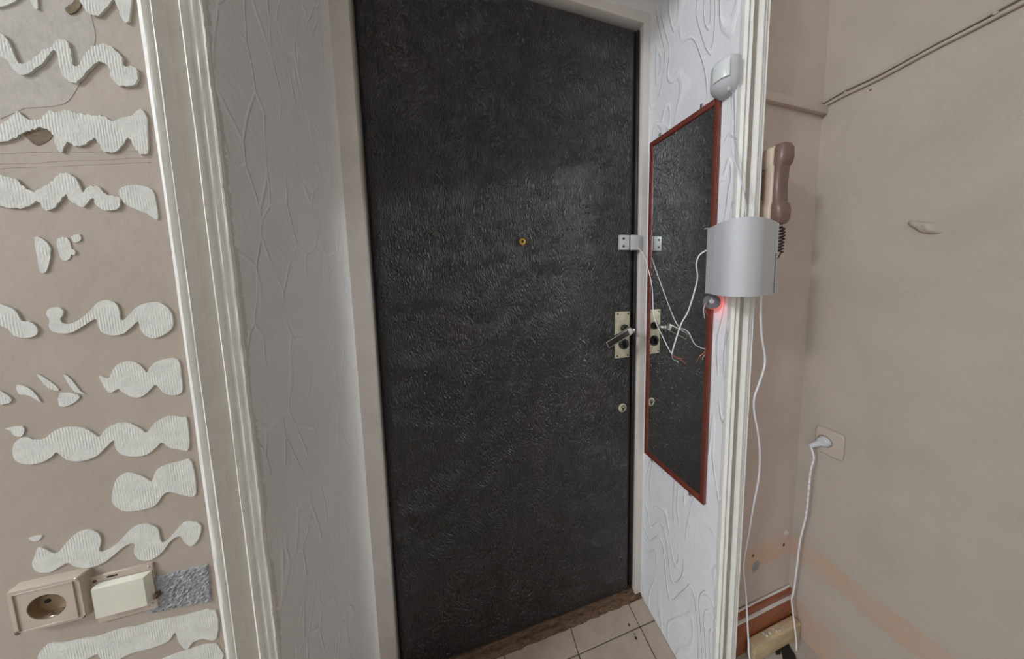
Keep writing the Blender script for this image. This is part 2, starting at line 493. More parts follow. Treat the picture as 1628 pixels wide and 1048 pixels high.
# handle plate
pl0 = onY(979, 496, 0.0); pl1 = onY(1000, 567, 0.0)
px0, px1, pz0, pz1 = 0.4835, 0.5385, 0.943, 1.104
hp = box('handle_plate', (px0, -0.0025, pz0), (px1, 0.006, pz1), M_PLATE, door, 0.0022, 2)
box('plate_relief', (px0 + .009, -0.0034, pz1 - .052), (px1 - .009, -0.0018, pz1 - .02), M_PLATE, hp, 0.0008, 1)
for dx in (px0 + .007, px1 - .007):
    for dz in (pz0 + .008, pz1 - .008):
        lathe('screw', [(0, 0.0012), (0.0026, 0.0008), (0.0032, 0.0)], (dx, -0.0024, dz), (0, -1, 0), M_GAP, hp, 10)
lathe('lock_cylinder', [(0, 0.009), (0.016, 0.009), (0.0185, 0.006), (0.0185, 0.0)], (0.5135, -0.0024, 0.992), (0, -1, 0), M_BLACK, hp, 24)
box('thumb_turn', (0.5115, -0.021, 0.980), (0.5165, -0.010, 1.004), M_BLACK, hp, 0.0015)
lathe('handle_rose', [(0, 0.012), (0.010, 0.012), (0.0135, 0.009), (0.0135, 0.0)], (0.5155, -0.0024, 1.047), (0, -1, 0), M_BLACK, hp, 20)
tube('handle_spindle', [(0.5155, -0.006, 1.047), (0.5155, -0.055, 1.047)], 0.0075, M_STEEL, hp, sides=10, smooth_pts=False)
la = onY(1000, 527, -0.055); lb = onY(964, 549, -0.055)
def bar(name, a, b, w, d, mat, parent, bev=0.002):
    a, b = Vector(a), Vector(b); t = (b - a).normalized(); n = Vector((0, -1, 0)); s = t.cross(n).normalized()
    bm = bmesh.new(); L = (b - a).length
    bmbox(bm, (0, -w / 2, -d / 2), (L, w / 2, d / 2), bev)
    Mx = Matrix((t, s, n)).transposed().to_4x4(); Mx.translation = a
    bmesh.ops.transform(bm, matrix=Mx, verts=bm.verts)
    return bobj(name, bm, mat, parent, True)
lv = bar('lever', la - (lb - la).normalized() * .008, lb, 0.0235, 0.011, M_STEEL, hp, 0.002)
bar('lever_insert', la + (lb - la) * .05, lb - (lb - la) * .03, 0.0185, 0.0125, M_BLACK, hp, 0.0012)
# lower key escutcheon
es = lathe('key_escutcheon', [(0, 0.0035), (0.0125, 0.0035), (0.0155, 0.002), (0.0155, -0.004), (0, -0.004)], (0.5155, 0.003, 0.760), (0, -1, 0), M_PLATE, door, 28)
lathe('key_ring', [(0.0052, 0.002), (0.0062, 0.0045), (0.0072, 0.002)], (0.5165, 0.0008, 0.764), (0, -1, 0), M_GAP, door, 18, True, False)
box('key_slot', (0.5145, -0.0010, 0.749), (0.5185, 0.0002, 0.762), M_GAP, door)
# magnet half of the alarm contact
mg = box('contact_magnet', (0.4935, -0.0095, 1.3115), (0.5285, 0.004, 1.360), M_GREYP, door, 0.0015)
for zz in (1.323, 1.348):
    lathe('screw_hole', [(0, 0.0004), (0.0042, 0.0003), (0.0048, -0.002)], (0.506, -0.0095, zz), (0, -1, 0), M_GAP, mg, 12)
# scuffs with a shape of their own: torn flake beside the upper left and pale scrapes
for (qx, qy, w_, h_) in ((694, 372, .020, .018), (735, 741, .022, .006), (648, 92, .018, .005)):
    p = onY(qx, qy, 0.0)
    prism('scuff', [(p.x - w_ / 2, 0.0028, p.z - h_ * .2), (p.x - w_ * .1, 0.0028, p.z - h_ / 2), (p.x + w_ / 2, 0.0028, p.z - h_ * .1), (p.x + w_ * .2, 0.0028, p.z + h_ / 2), (p.x - w_ * .3, 0.0028, p.z + h_ * .4)], (0, 0.004, 0), M_SCUFF if 'M_SCUFF' in globals() else simple('leather_scuff', rgb(72, 68, 65), 0.8, var=.3, vscale=300), door)

# threshold
th = grid('threshold', lambda u, v: (XL0 + (XR0 - XL0) * u, 0.03 - 0.052 * v, [0.016, 0.018, 0.017, 0.012, 0.010, 0.002, -0.003][round(v * 6)] + 0.003 * noise.noise(Vector((u * 40, v * 9, 2)))), 120, 6, M_THRESH, None, False)
tag(th, 'worn dark wooden threshold under the door', 'threshold', kind=S)

# door frame (jambs flush with the plaster)
def jamb(name, lo, hi, label):
    j = box(name, lo, hi, M_JAMB, None, 0.003, 2); tag(j, label, 'door frame', kind=S)
jamb('trim_1', (XL0 - .02, -0.005, 0), (DX0 - .002, 0.05, DZ1 + .036), 'painted frame post on the hinge side of the door')
jamb('trim_2', (DX1 + .003, -0.004, 0), (XR0 + .02, 0.05, DZ1 + .036), 'painted frame post on the lock side of the door')
jamb('trim_3', (XL0 - .02, -0.0035, DZ1 + .003), (XR0 + .02, 0.05, ZS + .02), 'painted frame head above the door')

# ------------------------------------------------------------------ casings with their moulded profile
PROF = [(0, 0), (0, 4), (.05, 4.5), (.07, 4.5), (.125, 10.5), (.145, 10), (.158, 5), (.21, 5), (.262, 12), (.285, 12.8), (.44, 9.2), (.595, 5.0), (.605, 5.2), (.675, 13.4), (.70, 14), (.715, 12.5), (.725, 6.5), (.775, 6.5), (.83, 11.8), (.85, 11.5), (.865, 7), (.91, 7), (.96, 11), (.985, 10.5), (1.0, 7), (1.0, 0)]
def casing(name, x0, x1, z0, z1, label, chip=False, seed=0):
    n = 700 if chip else 200; verts, faces = [], []
    k = len(PROF)
    for j in range(n + 1):
        z = z0 + (z1 - z0) * j / n
        for i, (u, h) in enumerate(PROF):
            wob = 0.0007 * noise.noise(Vector((i * .5, z * 6, seed)))
            x = x0 + (x1 - x0) * u + wob; y = YC - h / 1000
            if 0 < i < k - 1: y += 0.0006 * noise.noise(Vector((i * 2.1, z * 25, seed + 5)))
            if chip and i >= k - 6:
                c = max(0, noise.noise(Vector((z * 9, 3.1, seed)))) * 0.0014 + max(0, noise.noise(Vector((z * 70, 1, seed)))) * 0.0010 + max(0, noise.noise(Vector((z * 210, 1, seed)))) * 0.0009
                x -= c * (1 if i >= k - 3 else .4)
            verts.append((x, y, z))
    for j in range(n):
        for i in range(k - 1):
            faces.append((j * k + i, j * k + i + 1, (j + 1) * k + i + 1, (j + 1) * k + i))
    faces.append(tuple(range(k))); faces.append(tuple(n * k + i for i in range(k))[::-1])
    c = obj(name, verts, faces, M_CASING, None, False)
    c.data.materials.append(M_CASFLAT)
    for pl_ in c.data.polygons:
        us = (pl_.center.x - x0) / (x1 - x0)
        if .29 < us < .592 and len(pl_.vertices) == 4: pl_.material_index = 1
    tag(c, label, 'door casing', kind=S); return c
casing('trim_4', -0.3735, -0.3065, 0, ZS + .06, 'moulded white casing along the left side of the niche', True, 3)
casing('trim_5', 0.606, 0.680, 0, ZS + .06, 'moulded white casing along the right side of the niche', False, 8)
o = box('trim_6', (-0.3735, YC - .014, ZS + .005), (0.680, YC, ZS + .072), M_CASING, None, .004); tag(o, 'white casing across the top of the niche', 'door casing', kind=S)
# exposed end of the partition beside the right casing
o = box('wall_partition', (XR0 + .002, YC + .0005, 0), (0.676, YP + .01, ZC), M_PWALL); tag(o, 'beige end of the partition behind the right casing', 'wall', kind=S)

# ------------------------------------------------------------------ plaster on the left wall
def smear(name, pts, th_, mat, smooth_n=3, parent=wall_left, base=0.0):
    P = [onY(x, y, YW) for x, y in pts]
    if smooth_n: P = catmull(P, smooth_n, True)
    P = [Vector((p.x, YW + .001 - base, p.z)) for p in P]
    return prism(name, P, (0, -th_ - .001, 0), mat, parent, 0.0)
skim = [(-12, -20), (135, -20), (145, 25), (152, 60), (142, 100), (122, 142), (100, 166), (40, 172), (-12, 176)]
smear('skim_coat', skim, 0.0003, M_SKIM)
for y0_, y1_ in ((262, 250), (244, 240), (269, 258)):
    ptsl = [(q, y0_ + (y1_ - y0_) * (q + 10) / 250 + random.uniform(-1, 1)) for q in range(-10, 241, 25)]
    tube('wall_crease', [onY(x, y, YW + .0003) for x, y in ptsl], .0006, M_PINK, wall_left, 3, 6)
SM = [
 ([(-8, 483), (20, 489), (30, 497), (38, 510), (50, 511), (60, 518), (63, 527), (58, 534), (42, 537), (25, 533), (15, 522), (-8, 510)], .0019),
 ([(77, 500), (80, 492), (92, 488), (102, 492), (103, 500), (99, 507), (104, 514), (117, 514), (132, 506), (148, 492), (158, 481), (172, 477), (186, 482), (192, 494), (193, 505), (198, 509), (208, 500), (220, 488), (235, 482), (255, 481), (270, 491), (276, 505), (276, 520), (266, 530), (250, 537), (236, 535), (226, 524), (222, 511), (210, 521), (197, 531), (180, 533), (165, 528), (158, 516), (155, 507), (140, 515), (120, 527), (105, 530), (88, 527), (81, 519), (82, 508)], .0020),
 ([(160, 598), (170, 600), (176, 600), (180, 590), (188, 580), (203, 574), (220, 577), (230, 586), (235, 592), (242, 581), (257, 572), (284, 571), (290, 600), (291, 622), (278, 628), (262, 624), (253, 614), (247, 612), (238, 622), (225, 631), (210, 630), (196, 622), (190, 618), (178, 624), (170, 618)], .0016),
 ([(23, 714), (29, 700), (43, 694), (58, 698), (74, 696), (91, 683), (113, 678), (136, 680), (152, 689), (160, 694), (171, 681), (191, 672), (210, 673), (226, 681), (235, 687), (249, 671), (269, 661), (292, 663), (299, 667), (302, 712), (288, 714), (272, 711), (259, 703), (249, 712), (234, 722), (214, 725), (195, 721), (185, 710), (183, 699), (171, 710), (156, 724), (132, 732), (109, 730), (93, 718), (84, 726), (66, 735), (43, 737), (27, 730)], .0018),
 ([(180, 788), (185, 765), (195, 754), (210, 751), (230, 757), (243, 764), (249, 749), (261, 740), (288, 733), (306, 733), (313, 784), (296, 787), (272, 781), (261, 786), (249, 802), (230, 809), (202, 812), (187, 805), (181, 798)], .0017),
 ([(54, 893), (58, 883), (62, 870), (72, 870), (88, 878), (97, 875), (111, 858), (125, 846), (144, 841), (158, 846), (163, 858), (160, 874), (171, 874), (191, 860), (210, 840), (226, 833), (241, 833), (253, 840), (257, 858), (265, 860), (280, 844), (292, 831), (308, 828), (321, 835), (317, 856), (306, 867), (296, 862), (287, 851), (272, 860), (261, 875), (249, 885), (234, 890), (220, 886), (215, 875), (216, 863), (202, 866), (183, 881), (167, 893), (144, 901), (121, 899), (111, 893), (97, 900), (82, 908), (64, 908), (56, 901)], .0018),
 ([(62, 1043), (78, 1023), (105, 1020), (136, 1014), (160, 1010), (195, 998), (218, 995), (249, 986), (296, 977), (343, 969), (345, 1014), (323, 1014), (308, 1020), (298, 1031), (286, 1020), (280, 1004), (269, 1018), (241, 1029), (210, 1037), (183, 1050), (163, 1046), (156, 1038), (132, 1050), (97, 1058), (74, 1058)], .0016),
 ([(-8, 280), (30, 288), (38, 295), (55, 305), (65, 303), (85, 290), (95, 280), (110, 277), (122, 283), (130, 295), (135, 306), (145, 298), (158, 297), (168, 307), (178, 312), (193, 315), (192, 330), (180, 335), (165, 333), (155, 325), (150, 315), (140, 325), (130, 329), (115, 320), (108, 310), (98, 322), (84, 334), (75, 332), (62, 322), (45, 330), (25, 332), (-8, 322)], .0028),
 ([(190, 305), (200, 297), (220, 295), (243, 302), (250, 325), (252, 350), (235, 340), (215, 332), (198, 322)], .0015),
 ([(-8, 210), (20, 190), (32, 178), (45, 190), (62, 192), (70, 190), (80, 178), (92, 180), (110, 176), (125, 182), (140, 182), (150, 185), (165, 185), (180, 192), (205, 187), (232, 178), (238, 240), (225, 246), (212, 228), (205, 220), (190, 240), (170, 242), (160, 230), (152, 220), (140, 230), (125, 234), (110, 228), (100, 244), (92, 232), (86, 214), (70, 204), (55, 208), (40, 212), (25, 222), (-8, 228)], .0026),
 ([(-8, 50), (16, 64), (24, 80), (33, 99), (40, 104), (55, 98), (70, 85), (85, 78), (95, 68), (108, 66), (116, 80), (119, 103), (128, 108), (138, 90), (150, 77), (165, 73), (180, 77), (195, 90), (201, 108), (219, 110), (221, 132), (205, 139), (190, 136), (180, 124), (177, 110), (162, 100), (150, 108), (135, 125), (122, 134), (110, 128), (102, 118), (98, 100), (91, 82), (75, 100), (60, 112), (42, 123), (30, 116), (18, 100), (-8, 80)], .0034),
 ([(128, -25), (205, -25), (208, 35), (198, 33), (190, 15), (184, 2), (175, 12), (160, 27), (145, 24), (135, 12), (128, -5)], .0030),
 ([(-8, -25), (52, -25), (64, 16), (55, 10), (44, -5), (20, 8), (-8, 12)], .0024),
]
for k_, (pts, t_) in enumerate(SM):
    if t_ > .0022:      # ragged trowelled ones near the top
        dense = [(p.x, p.y) for p in catmull([(x, y, 0) for x, y in pts], 4, True)]
        pts = [(x + 2.2 * noise.noise(Vector((x * .22, y * .22, k_))), y + 3.2 * noise.noise(Vector((x * .25, y * .2, k_ + 7)))) for x, y in dense]
        smear('plaster_smear', pts, t_ * .72, M_PLASTER, 0)
    else: smear('plaster_smear', pts, t_ * .9, M_PLASTER)
CH = [[(28, 612), (40, 613), (55, 622), (68, 640), (55, 632), (42, 627), (32, 626)], [(60, 594), (72, 600), (90, 613), (95, 621), (80, 618), (66, 604)], [(103, 594), (115, 603), (130, 622), (138, 626), (120, 622), (108, 606)],
      [(97, 624), (125, 627), (127, 634), (112, 644), (96, 645)], [(-8, 618), (18, 630), (18, 640), (-8, 642)], [(10, 681), (38, 677), (40, 688), (34, 694), (22, 690), (20, 684)], [(47, 855), (68, 850), (64, 858), (55, 860)],
      [(57, 378), (70, 380), (83, 395), (80, 420), (75, 433), (66, 432), (62, 410)], [(92, 380), (108, 378), (115, 395), (112, 412), (100, 414), (94, 398)], [(115, 376), (128, 373), (130, 382), (120, 386)], [(116, 396), (122, 400), (120, 406), (114, 403)],
      [(300, 1032), (345, 1022), (350, 1060), (240, 1062), (262, 1046)]]
for pts in CH: smear('plaster_flake', pts, random.uniform(.0007, .0014), M_PLASTER, 2)
# scraped holes where the plaster broke away
smear('broken_hole', [(38, 213), (52, 208), (68, 205), (72, 192), (80, 192), (85, 208), (80, 222), (60, 232), (48, 224)], 0.0004, M_HOLE, 2)
smear('broken_hole', [(106, 15), (118, 7), (126, -4), (132, 8), (124, 20), (112, 24)], 0.0016, M_HOLE, 2)
# raw concrete strip beside the switch
ca, cb, cc, ce = [onY(*q, YW) for q in ((238, 917), (332, 896), (338, 955), (240, 974))]
def conc(u, v):
    a = ca.lerp(cb, u); b = ce.lerp(cc, u); p = b.lerp(a, v)
    e = min(u, 1 - u, v, 1 - v)
    q = Vector((p.x * 260, p.z * 330, 0))
    hgt = 0.0022 + 0.0024 * noise.fractal(q, 1.0, 2.0, 4) if e > 0.001 else -0.001
    p = p + Vector((0.0012 * noise.noise(q * .6), 0, 0.0016 * noise.noise(q * .5 + Vector((9, 9, 9)))))
    return (p.x, YW - max(hgt, -.001), p.z)
grid('concrete_patch', conc, 70, 44, M_CONC, wall_left, False)

# ------------------------------------------------------------------ left socket and switch
YF = YW - 0.0125
def rect_on(y, *q):
    P = [onY(a, b, y) for a, b in q]
    return min(p.x for p in P), max(p.x for p in P), sum(sorted(p.z for p in P)[:2]) / 2, sum(sorted(p.z for p in P)[-2:]) / 2
x0, x1, z0, z1 = rect_on(YF, (9.6, 940), (125, 921), (133, 990), (18, 1010))
sx0, sx1, sz0, sz1 = x0, x1, z0, z1
so = empty('wall_socket', (x0, YW, z0), 'beige surface socket with an empty round cup beside the cream switch', 'socket')
bm = bmesh.new()
# body with a tapered foot
def ringv(x0, x1, z0, z1, y, r, n=5):
    out = []
    for cxx, czz, a0 in ((x1 - r, z1 - r, 0), (x0 + r, z1 - r, 90), (x0 + r, z0 + r, 180), (x1 - r, z0 + r, 270)):
        for k in range(n):
            a = math.radians(a0 + 90 * k / (n - 1)); out.append((cxx + r * math.cos(a), y, czz + r * math.sin(a)))
    return out
def ringed(name, rings, mat, parent, cap0=True, cap1=True):
    n = len(rings[0]); verts = [p for r in rings for p in r]; faces = []
    for i in range(len(rings) - 1):
        for k in range(n):
            faces.append((i * n + k, i * n + (k + 1) % n, (i + 1) * n + (k + 1) % n, (i + 1) * n + k))
    if cap0: faces.append(tuple(range(n))[::-1])
    if cap1: faces.append(tuple((len(rings) - 1) * n + k for k in range(n)))
    o = obj(name, verts, faces, mat, parent, True)
    try: o.data.set_sharp_from_angle(angle=math.radians(35))
    except Exception: pass
    return o
bm.free()
hc = onY(72, 967, YF); HR = (onY(104, 961, YF).x - onY(40, 973, YF).x) / 2
def annulus_cap(name, x0, x1, z0, z1, y, r, c, R, mat, parent, depth=0.003):
    """plate with a round hole"""
    n = 48; verts = []; faces = []
    outer = []
    for k in range(n):
        a = 2 * math.pi * k / n; dx, dz = math.cos(a), math.sin(a)
        tx = ((x1 - c.x) if dx > 0 else (x0 - c.x)) / dx if abs(dx) > 1e-6 else 1e9
        tz = ((z1 - c.z) if dz > 0 else (z0 - c.z)) / dz if abs(dz) > 1e-6 else 1e9
        t = min(tx, tz); outer.append((c.x + dx * t, y, c.z + dz * t))
    inner = [(c.x + R * math.cos(2 * math.pi * k / n), y, c.z + R * math.sin(2 * math.pi * k / n)) for k in range(n)]
    inner2 = [(a, y + depth, b) for a, _, b in inner]; outer2 = [(a, y + depth, b) for a, _, b in outer]
    verts = outer + inner + inner2 + outer2
    for k in range(n):
        k2 = (k + 1) % n
        faces += [(k, k2, n + k2, n + k), (n + k, n + k2, 2 * n + k2, 2 * n + k), (3 * n + k, 3 * n + k2, k2, k)]
    return obj(name, verts, faces, mat, parent)
ringed('socket_body', [ringv(x0 - .001, x1 + .001, z0 - .001, z1 + .001, YW + .001, .003), ringv(x0, x1, z0, z1, YF + .004, .003), ringv(x0 + .0012, x1 - .0012, z0 + .0012, z1 - .0012, YF + .0012, .0028)], M_BEIGE, so, True, False)
annulus_cap('face_plate', x0 + .0012, x1 - .0012, z0 + .0012, z1 - .0012, YF + .0012, .003, hc, HR, M_BEIGE, so, 0.004)
# raised square ring on the face
for lo, hi in (((x0 + .006, YF - .0002, z0 + .0045), (x0 + .0068, YF + .0016, z1 - .0045)), ((x1 - .0068, YF - .0002, z0 + .0045), (x1 - .006, YF + .0016, z1 - .0045)), ((x0 + .006, YF - .0002, z1 - .0052), (x1 - .006, YF + .0016, z1 - .0045)), ((x0 + .006, YF - .0002, z0 + .0045), (x1 - .006, YF + .0016, z0 + .0052))):
    box('face_rim', lo, hi, M_BEIGE, so, 0.0003, 1)
cup = lathe('socket_cup', [(HR, 0.0), (HR * .97, -0.0085), (0, -0.0085)], (hc.x, YF + .002, hc.z), (0, -1, 0), simple('brown_socket_cup', rgb(138, 116, 88), .5, var=.2, vscale=90), so, 32, True, False)
lathe('pin_hole', [(0, .0004), (.0028, .0004), (.0028, -.001)], (hc.x + .0085, YF + .0103, hc.z + .002), (0, -1, 0), M_GAP, so, 12)
lathe('pin_hole', [(0, .0004), (.0028, .0004), (.0028, -.001)], (hc.x - .0085, YF + .0103, hc.z + .000), (0, -1, 0), M_GAP, so, 12)
box('earth_clip', (hc.x - .002, YF + .002, hc.z - HR * .97), (hc.x + .006, YF + .009, hc.z - HR * .86), M_STEEL, so, .0004, 1)
box('earth_clip', (hc.x - .006, YF + .002, hc.z + HR * .86), (hc.x + .002, YF + .009, hc.z + HR * .97), M_GAP, so, .0004, 1)
lathe('corner_screw', [(0, .001), (.002, .0006), (.0024, 0)], (x1 - .004, YF + .001, z1 - .0035), (0, -1, 0), M_STEEL, so, 10)
lathe('corner_screw', [(0, .001), (.002, .0006), (.0024, 0)], (x0 + .004, YF + .001, z0 + .0035), (0, -1, 0), M_RUST, so, 10)

YS = YW - 0.0105
x0, x1, z0, z1 = rect_on(YS, (142, 937), (222, 921), (236, 966), (156, 982))
sw = empty('light_switch', (x0, YW, z0), 'cream one-rocker light switch hanging loose between socket and bare concrete', 'switch')
bx0, bx1, bz0, bz1 = rect_on(YW, (152, 911), (246, 897), (252, 966), (160, 985))
box('mounting_plate', (bx0, YW - .003, bz0), (bx1, YW + .001, bz1 + .001), M_BEIGE, sw, .0008, 1)
box('plate_slot', (bx0 + .016, YW - .0034, bz1 - .0048), (bx0 + .026, YW - .0028, bz1 - .0026), M_GAP, sw)
lathe('plate_screw', [(0, .001), (.0018, .0007), (.0022, 0)], (bx1 - .004, YW - .003, bz1 - .003), (0, -1, 0), M_STEEL, sw, 10)
lathe('plate_screw', [(0, .001), (.0018, .0007), (.0022, 0)], (bx0 + .004, YW - .003, bz1 - .006), (0, -1, 0), M_RUST, sw, 10)
ringed('rocker', [ringv(x0 + .002, x1 + .003, z0 + .002, z1 + .002, YW - .004, .001, 3), ringv(x0 - .0005, x1 + .001, z0, z1 + .0005, YS + .003, .001, 3), ringv(x0 + .001, x1 - .0008, z0 + .001, z1 - .0008, YS, .0008, 3)], M_CREAM, sw)
box('wire_stub', (x1 + .003, YW - .008, z0 + .004), (x1 + .007, YW - .001, z0 + .011), M_RUST, sw, .001, 1)

# ------------------------------------------------------------------ mirror on the right reveal (leaning a little off the wall at the door side)
TILT = math.radians(3.0)
mroot = empty('mirror', (XR0, -0.150, 0.606), 'tall narrow mirror in a red brown frame on the white reveal', 'mirror')
MY0, MY1, MZ0, MZ1 = -0.266, -0.038, 0.606, 1.643
def mpt(x, y, z):       # local: x = how far proud of the glass back, y along the reveal
    s = y - MY0
    px = (XR0 - 0.0015) - x * math.cos(TILT) - s * math.sin(TILT)
    py = MY0 + s * math.cos(TILT) - x * math.sin(TILT)
    return Vector((px, py, z))
def mbox(name, lo, hi, mat, bev=0):
    bm = bmesh.new(); bmbox(bm, lo, hi, bev)
    for v in bm.verts: v.co = mpt(*v.co)
    return bobj(name, bm, mat, mroot, bool(bev))
FW = 0.0115
mbox('back_board', (0.0, MY0 + .001, MZ0 + .001), (0.003, MY1 - .001, MZ1 - .001), M_GAP)
mbox('glass', (0.003, MY0 + FW - .003, MZ0 + FW - .003), (0.006, MY1 - FW + .003, MZ1 - FW + .003), M_MIRROR)
mbox('frame_bar', (0.0, MY0, MZ0), (0.0095, MY0 + FW, MZ1), M_FRAMER, .001)
mbox('frame_bar', (0.0, MY1 - FW, MZ0), (0.0095, MY1, MZ1), M_FRAMER, .001)
mbox('frame_bar', (0.0, MY0 + FW, MZ0), (0.0094, MY1 - FW, MZ0 + FW + .003), M_FRAMER, .001)
mbox('frame_bar', (0.0, MY0 + FW, MZ1 - FW - .003), (0.0094, MY1 - FW, MZ1), M_FRAMER, .001)
for yy, zz, s in ((-0.215, MZ1, 1), (-0.075, MZ1, 1), (-0.22, MZ0, -1), (-0.07, MZ0, -1)):
    mbox('clip', (0.001, yy - .003, zz + (0.0 if s > 0 else -.012)), (0.006, yy + .003, zz + (.012 if s > 0 else 0.0)), M_STEEL, .0008)

# ------------------------------------------------------------------ motion sensor
pir = empty('motion_sensor', (XR0, -0.28, 1.63), 'small white motion detector high on the white reveal', 'motion sensor')
def pirring(t, z, dep):
    # half-round front plan, t scales width
    yc = -0.279; w = 0.029 * t; out = []
    out.append((XR0 - .0005, yc - w, z)); 
    out.append((XR0 - .3 * dep, yc - w, z))
    for k in range(9):
        a = math.pi * k / 8
        out.append((XR0 - .3 * dep - .7 * dep * math.sin(a) ** .8, yc - w * math.cos(a), z))
    out.append((XR0 - .0005, yc + w, z))
    return out
prof = [(1.7035, .94, .030), (1.7015, 1.0, .033), (1.690, 1.0, .036), (1.658, 1.0, .037), (1.653, .985, .036), (1.643, .84, .030), (1.637, .68, .022), (1.632, .5, .014)]
ringed('sensor_body', [pirring(t, z, d) for z, t, d in prof], M_WHITEP, pir)
def lensring(z, g):
    yc = -0.281; out = []
    for k in range(7):
        a = math.radians(35 + 70 * k / 6)
        out.append((XR0 - .012 - (.0275 + g) * math.sin(a) ** .8, yc - .029 * math.cos(a) * 1.05, z))
    for k in range(6, -1, -1):
        a = math.radians(35 + 70 * k / 6)
        out.append((XR0 - .012 - (.0255) * math.sin(a) ** .8, yc - .029 * math.cos(a) * .98, z))
    return out
ringed('sensor_lens', [lensring(1.657, -.0004), lensring(1.659, .0003), lensring(1.693, .0003), lensring(1.694, -.0004)], simple('lens_white', rgb(212, 214, 214), .25, var=.01), pir)
box('cable_latch', (XR0 - .020, -0.298, 1.632), (XR0 - .013, -0.293, 1.643), M_WHITEP, pir, .001)
def wire(name, pts, r, mat, label=None, cat='cable', parent=None, sides=8, n=6):
    o = tube(name, pts, r, mat, parent, n, sides)
    if label: tag(o, label, cat)
    return o
swr = empty('sensor_wire', (XR0, -.29, 1.6), 'pair of thin wires from the motion detector down to the alarm box', 'wire')
wire('strand', [onX(1165, 147, XR0 - .006), onX(1167, 190, XR0 - .003), onX(1167, 220, XR0 - .003), onX(1172, 250, XR0 - .004), onX(1181, 295, XR0 - .010), onY(1187, 330, -0.330), onY(1188, 352, -0.345)], 0.0011, M_GREYP, parent=swr)
wire('strand', [onX(1161, 153, XR0 - .004), onX(1162, 200, XR0 - .002), onX(1162, 235, XR0 - .002), onX(1170, 262, XR0 - .003), onX(1182, 305, XR0 - .009), onY(1186, 350, -0.340)], 0.0008, M_WHITEC, parent=swr)

# ------------------------------------------------------------------ alarm box hung on the corner of the casing
SB = 1.04
def sb(x, y): return Vector((x * SB, -0.775 + (y + 0.775) * SB))
plan_front = [sb(.541, -.291), sb(.520, -.328), sb(.507, -.358), sb(.499, -.379), sb(.5045, -.393), sb(.5145, -.401), sb(.537, -.4035), sb(.559, -.401), sb(.600, -.389), sb(.640, -.373)]
BZ0, BZ1 = None, None
M_ = plan_front[5]
BZ1 = onY(1187, 344.3, M_.y).z; BZ0 = onY(1180, 472.4, M_.y).z
ab = empty('alarm_box', (0.607, -0.315, BZ0), 'white bulging alarm control box hung on the casing corner below the sensor', 'alarm box')
nb = Vector((0.64, 0.77))            # towards the corner behind
Lp, Rp = plan_front[0], plan_front[-1]
def boxprism(name, plan, z0, z1, mat, inset=0.0012):
    n = len(plan); c = sum(plan, Vector((0, 0))) / n
    def ring(z, k): return [(c.x + (p.x - c.x) * k, c.y + (p.y - c.y) * k, z) for p in plan]
    return ringed(name, [ring(z0, .985), ring(z0 + inset, 1.0), ring(z1 - inset, 1.0), ring(z1, .985)], mat, ab)
# base tray (left strip) and cover
tray = [Lp, plan_front[1], plan_front[1] + (Rp - Lp) * .92 + Vector((0, .004)), Rp + Vector((-.006, .006))]
q_ = [plan_front[1], plan_front[1].lerp(plan_front[3], .5) + Vector((-.002, -.001)), plan_front[3], sb(.502, -.388)]
q_ += [sb(.5075, -.3955), sb(.5135, -.4000), sb(.5195, -.4025)]          # first bend
q_ += [sb(.537, -.4045), sb(.552, -.4030), sb(.559, -.4010), sb(.566, -.3985)]   # second bend
q_ += [plan_front[8], Rp]
sm_front = q_
tray_poly = [Lp, Lp.lerp(plan_front[1], .96), Rp + Vector((.001, -.001)), Rp + Vector((-.010, .010))]
boxprism('base_tray', tray_poly, BZ0 + .001, BZ1 - .001, M_WHITEP)
cov = boxprism('front_cover', sm_front, BZ0, BZ1, M_WHITEP, .002)
try: cov.data.set_sharp_from_angle(angle=math.radians(62))
except Exception: pass
# vent slots near the right edge
dR = (plan_front[-1] - plan_front[-2]).normalized(); nR = Vector((dR.y, -dR.x))
pv = plan_front[-1] - dR * .010
for k in range(24):
    z = BZ0 + .006 + k * .0036
    a = pv + nR * .0009
    bm = bmesh.new(); bmbox(bm, (-.0012, -.0008, -.0009), (.0012, .0008, .0009))
    Mx = Matrix(((dR.x, nR.x, 0, a.x), (dR.y, nR.y, 0, a.y), (0, 0, 1, z), (0, 0, 0, 1))); bmesh.ops.transform(bm, matrix=Mx, verts=bm.verts)
    bobj('vent_slot', bm, M_GAP, ab)
lip = Lp.lerp(plan_front[1], .3)
box('lid_lip', (Lp.x - .006, Lp.y - .004, BZ1 - .0018), (Lp.x + .004, Lp.y + .004, BZ1 - .0002), M_WHITEP, ab)

# buzzer disc dangling under the box, wires and red indicator
bzc = atdepth(1131, 480, 0.640)
bd = (CAM - bzc).normalized()
bz = empty('buzzer', bzc, 'small round grey buzzer disc dangling under the alarm box', 'buzzer')
lathe('disc', [(0, .002), (.008, .002), (.0175, .0012), (.0185, -.001), (.0175, -.003), (0, -.003)], bzc, bd, simple('grey_sheet_metal', rgb(92, 92, 94), .6, 0.0, var=.35, vscale=160), bz, 32)
lathe('element', [(0, .0034), (.0048, .0032), (.0056, .0020)], bzc + Vector((.0008, 0, .001)), bd, M_GREYP, bz, 18)
rt = Vector((.96, -.28, 0))
prism('solder_bracket', [bzc + bd * .0038 + rt * a + Vector((0, 0, b)) for a, b in ((-.002, -.002), (.003, -.0025), (.0035, .001), (.001, .0015), (.0015, .010), (-.001, .010), (-.001, .0022))], bd * .0012, M_WHITEP, bz)
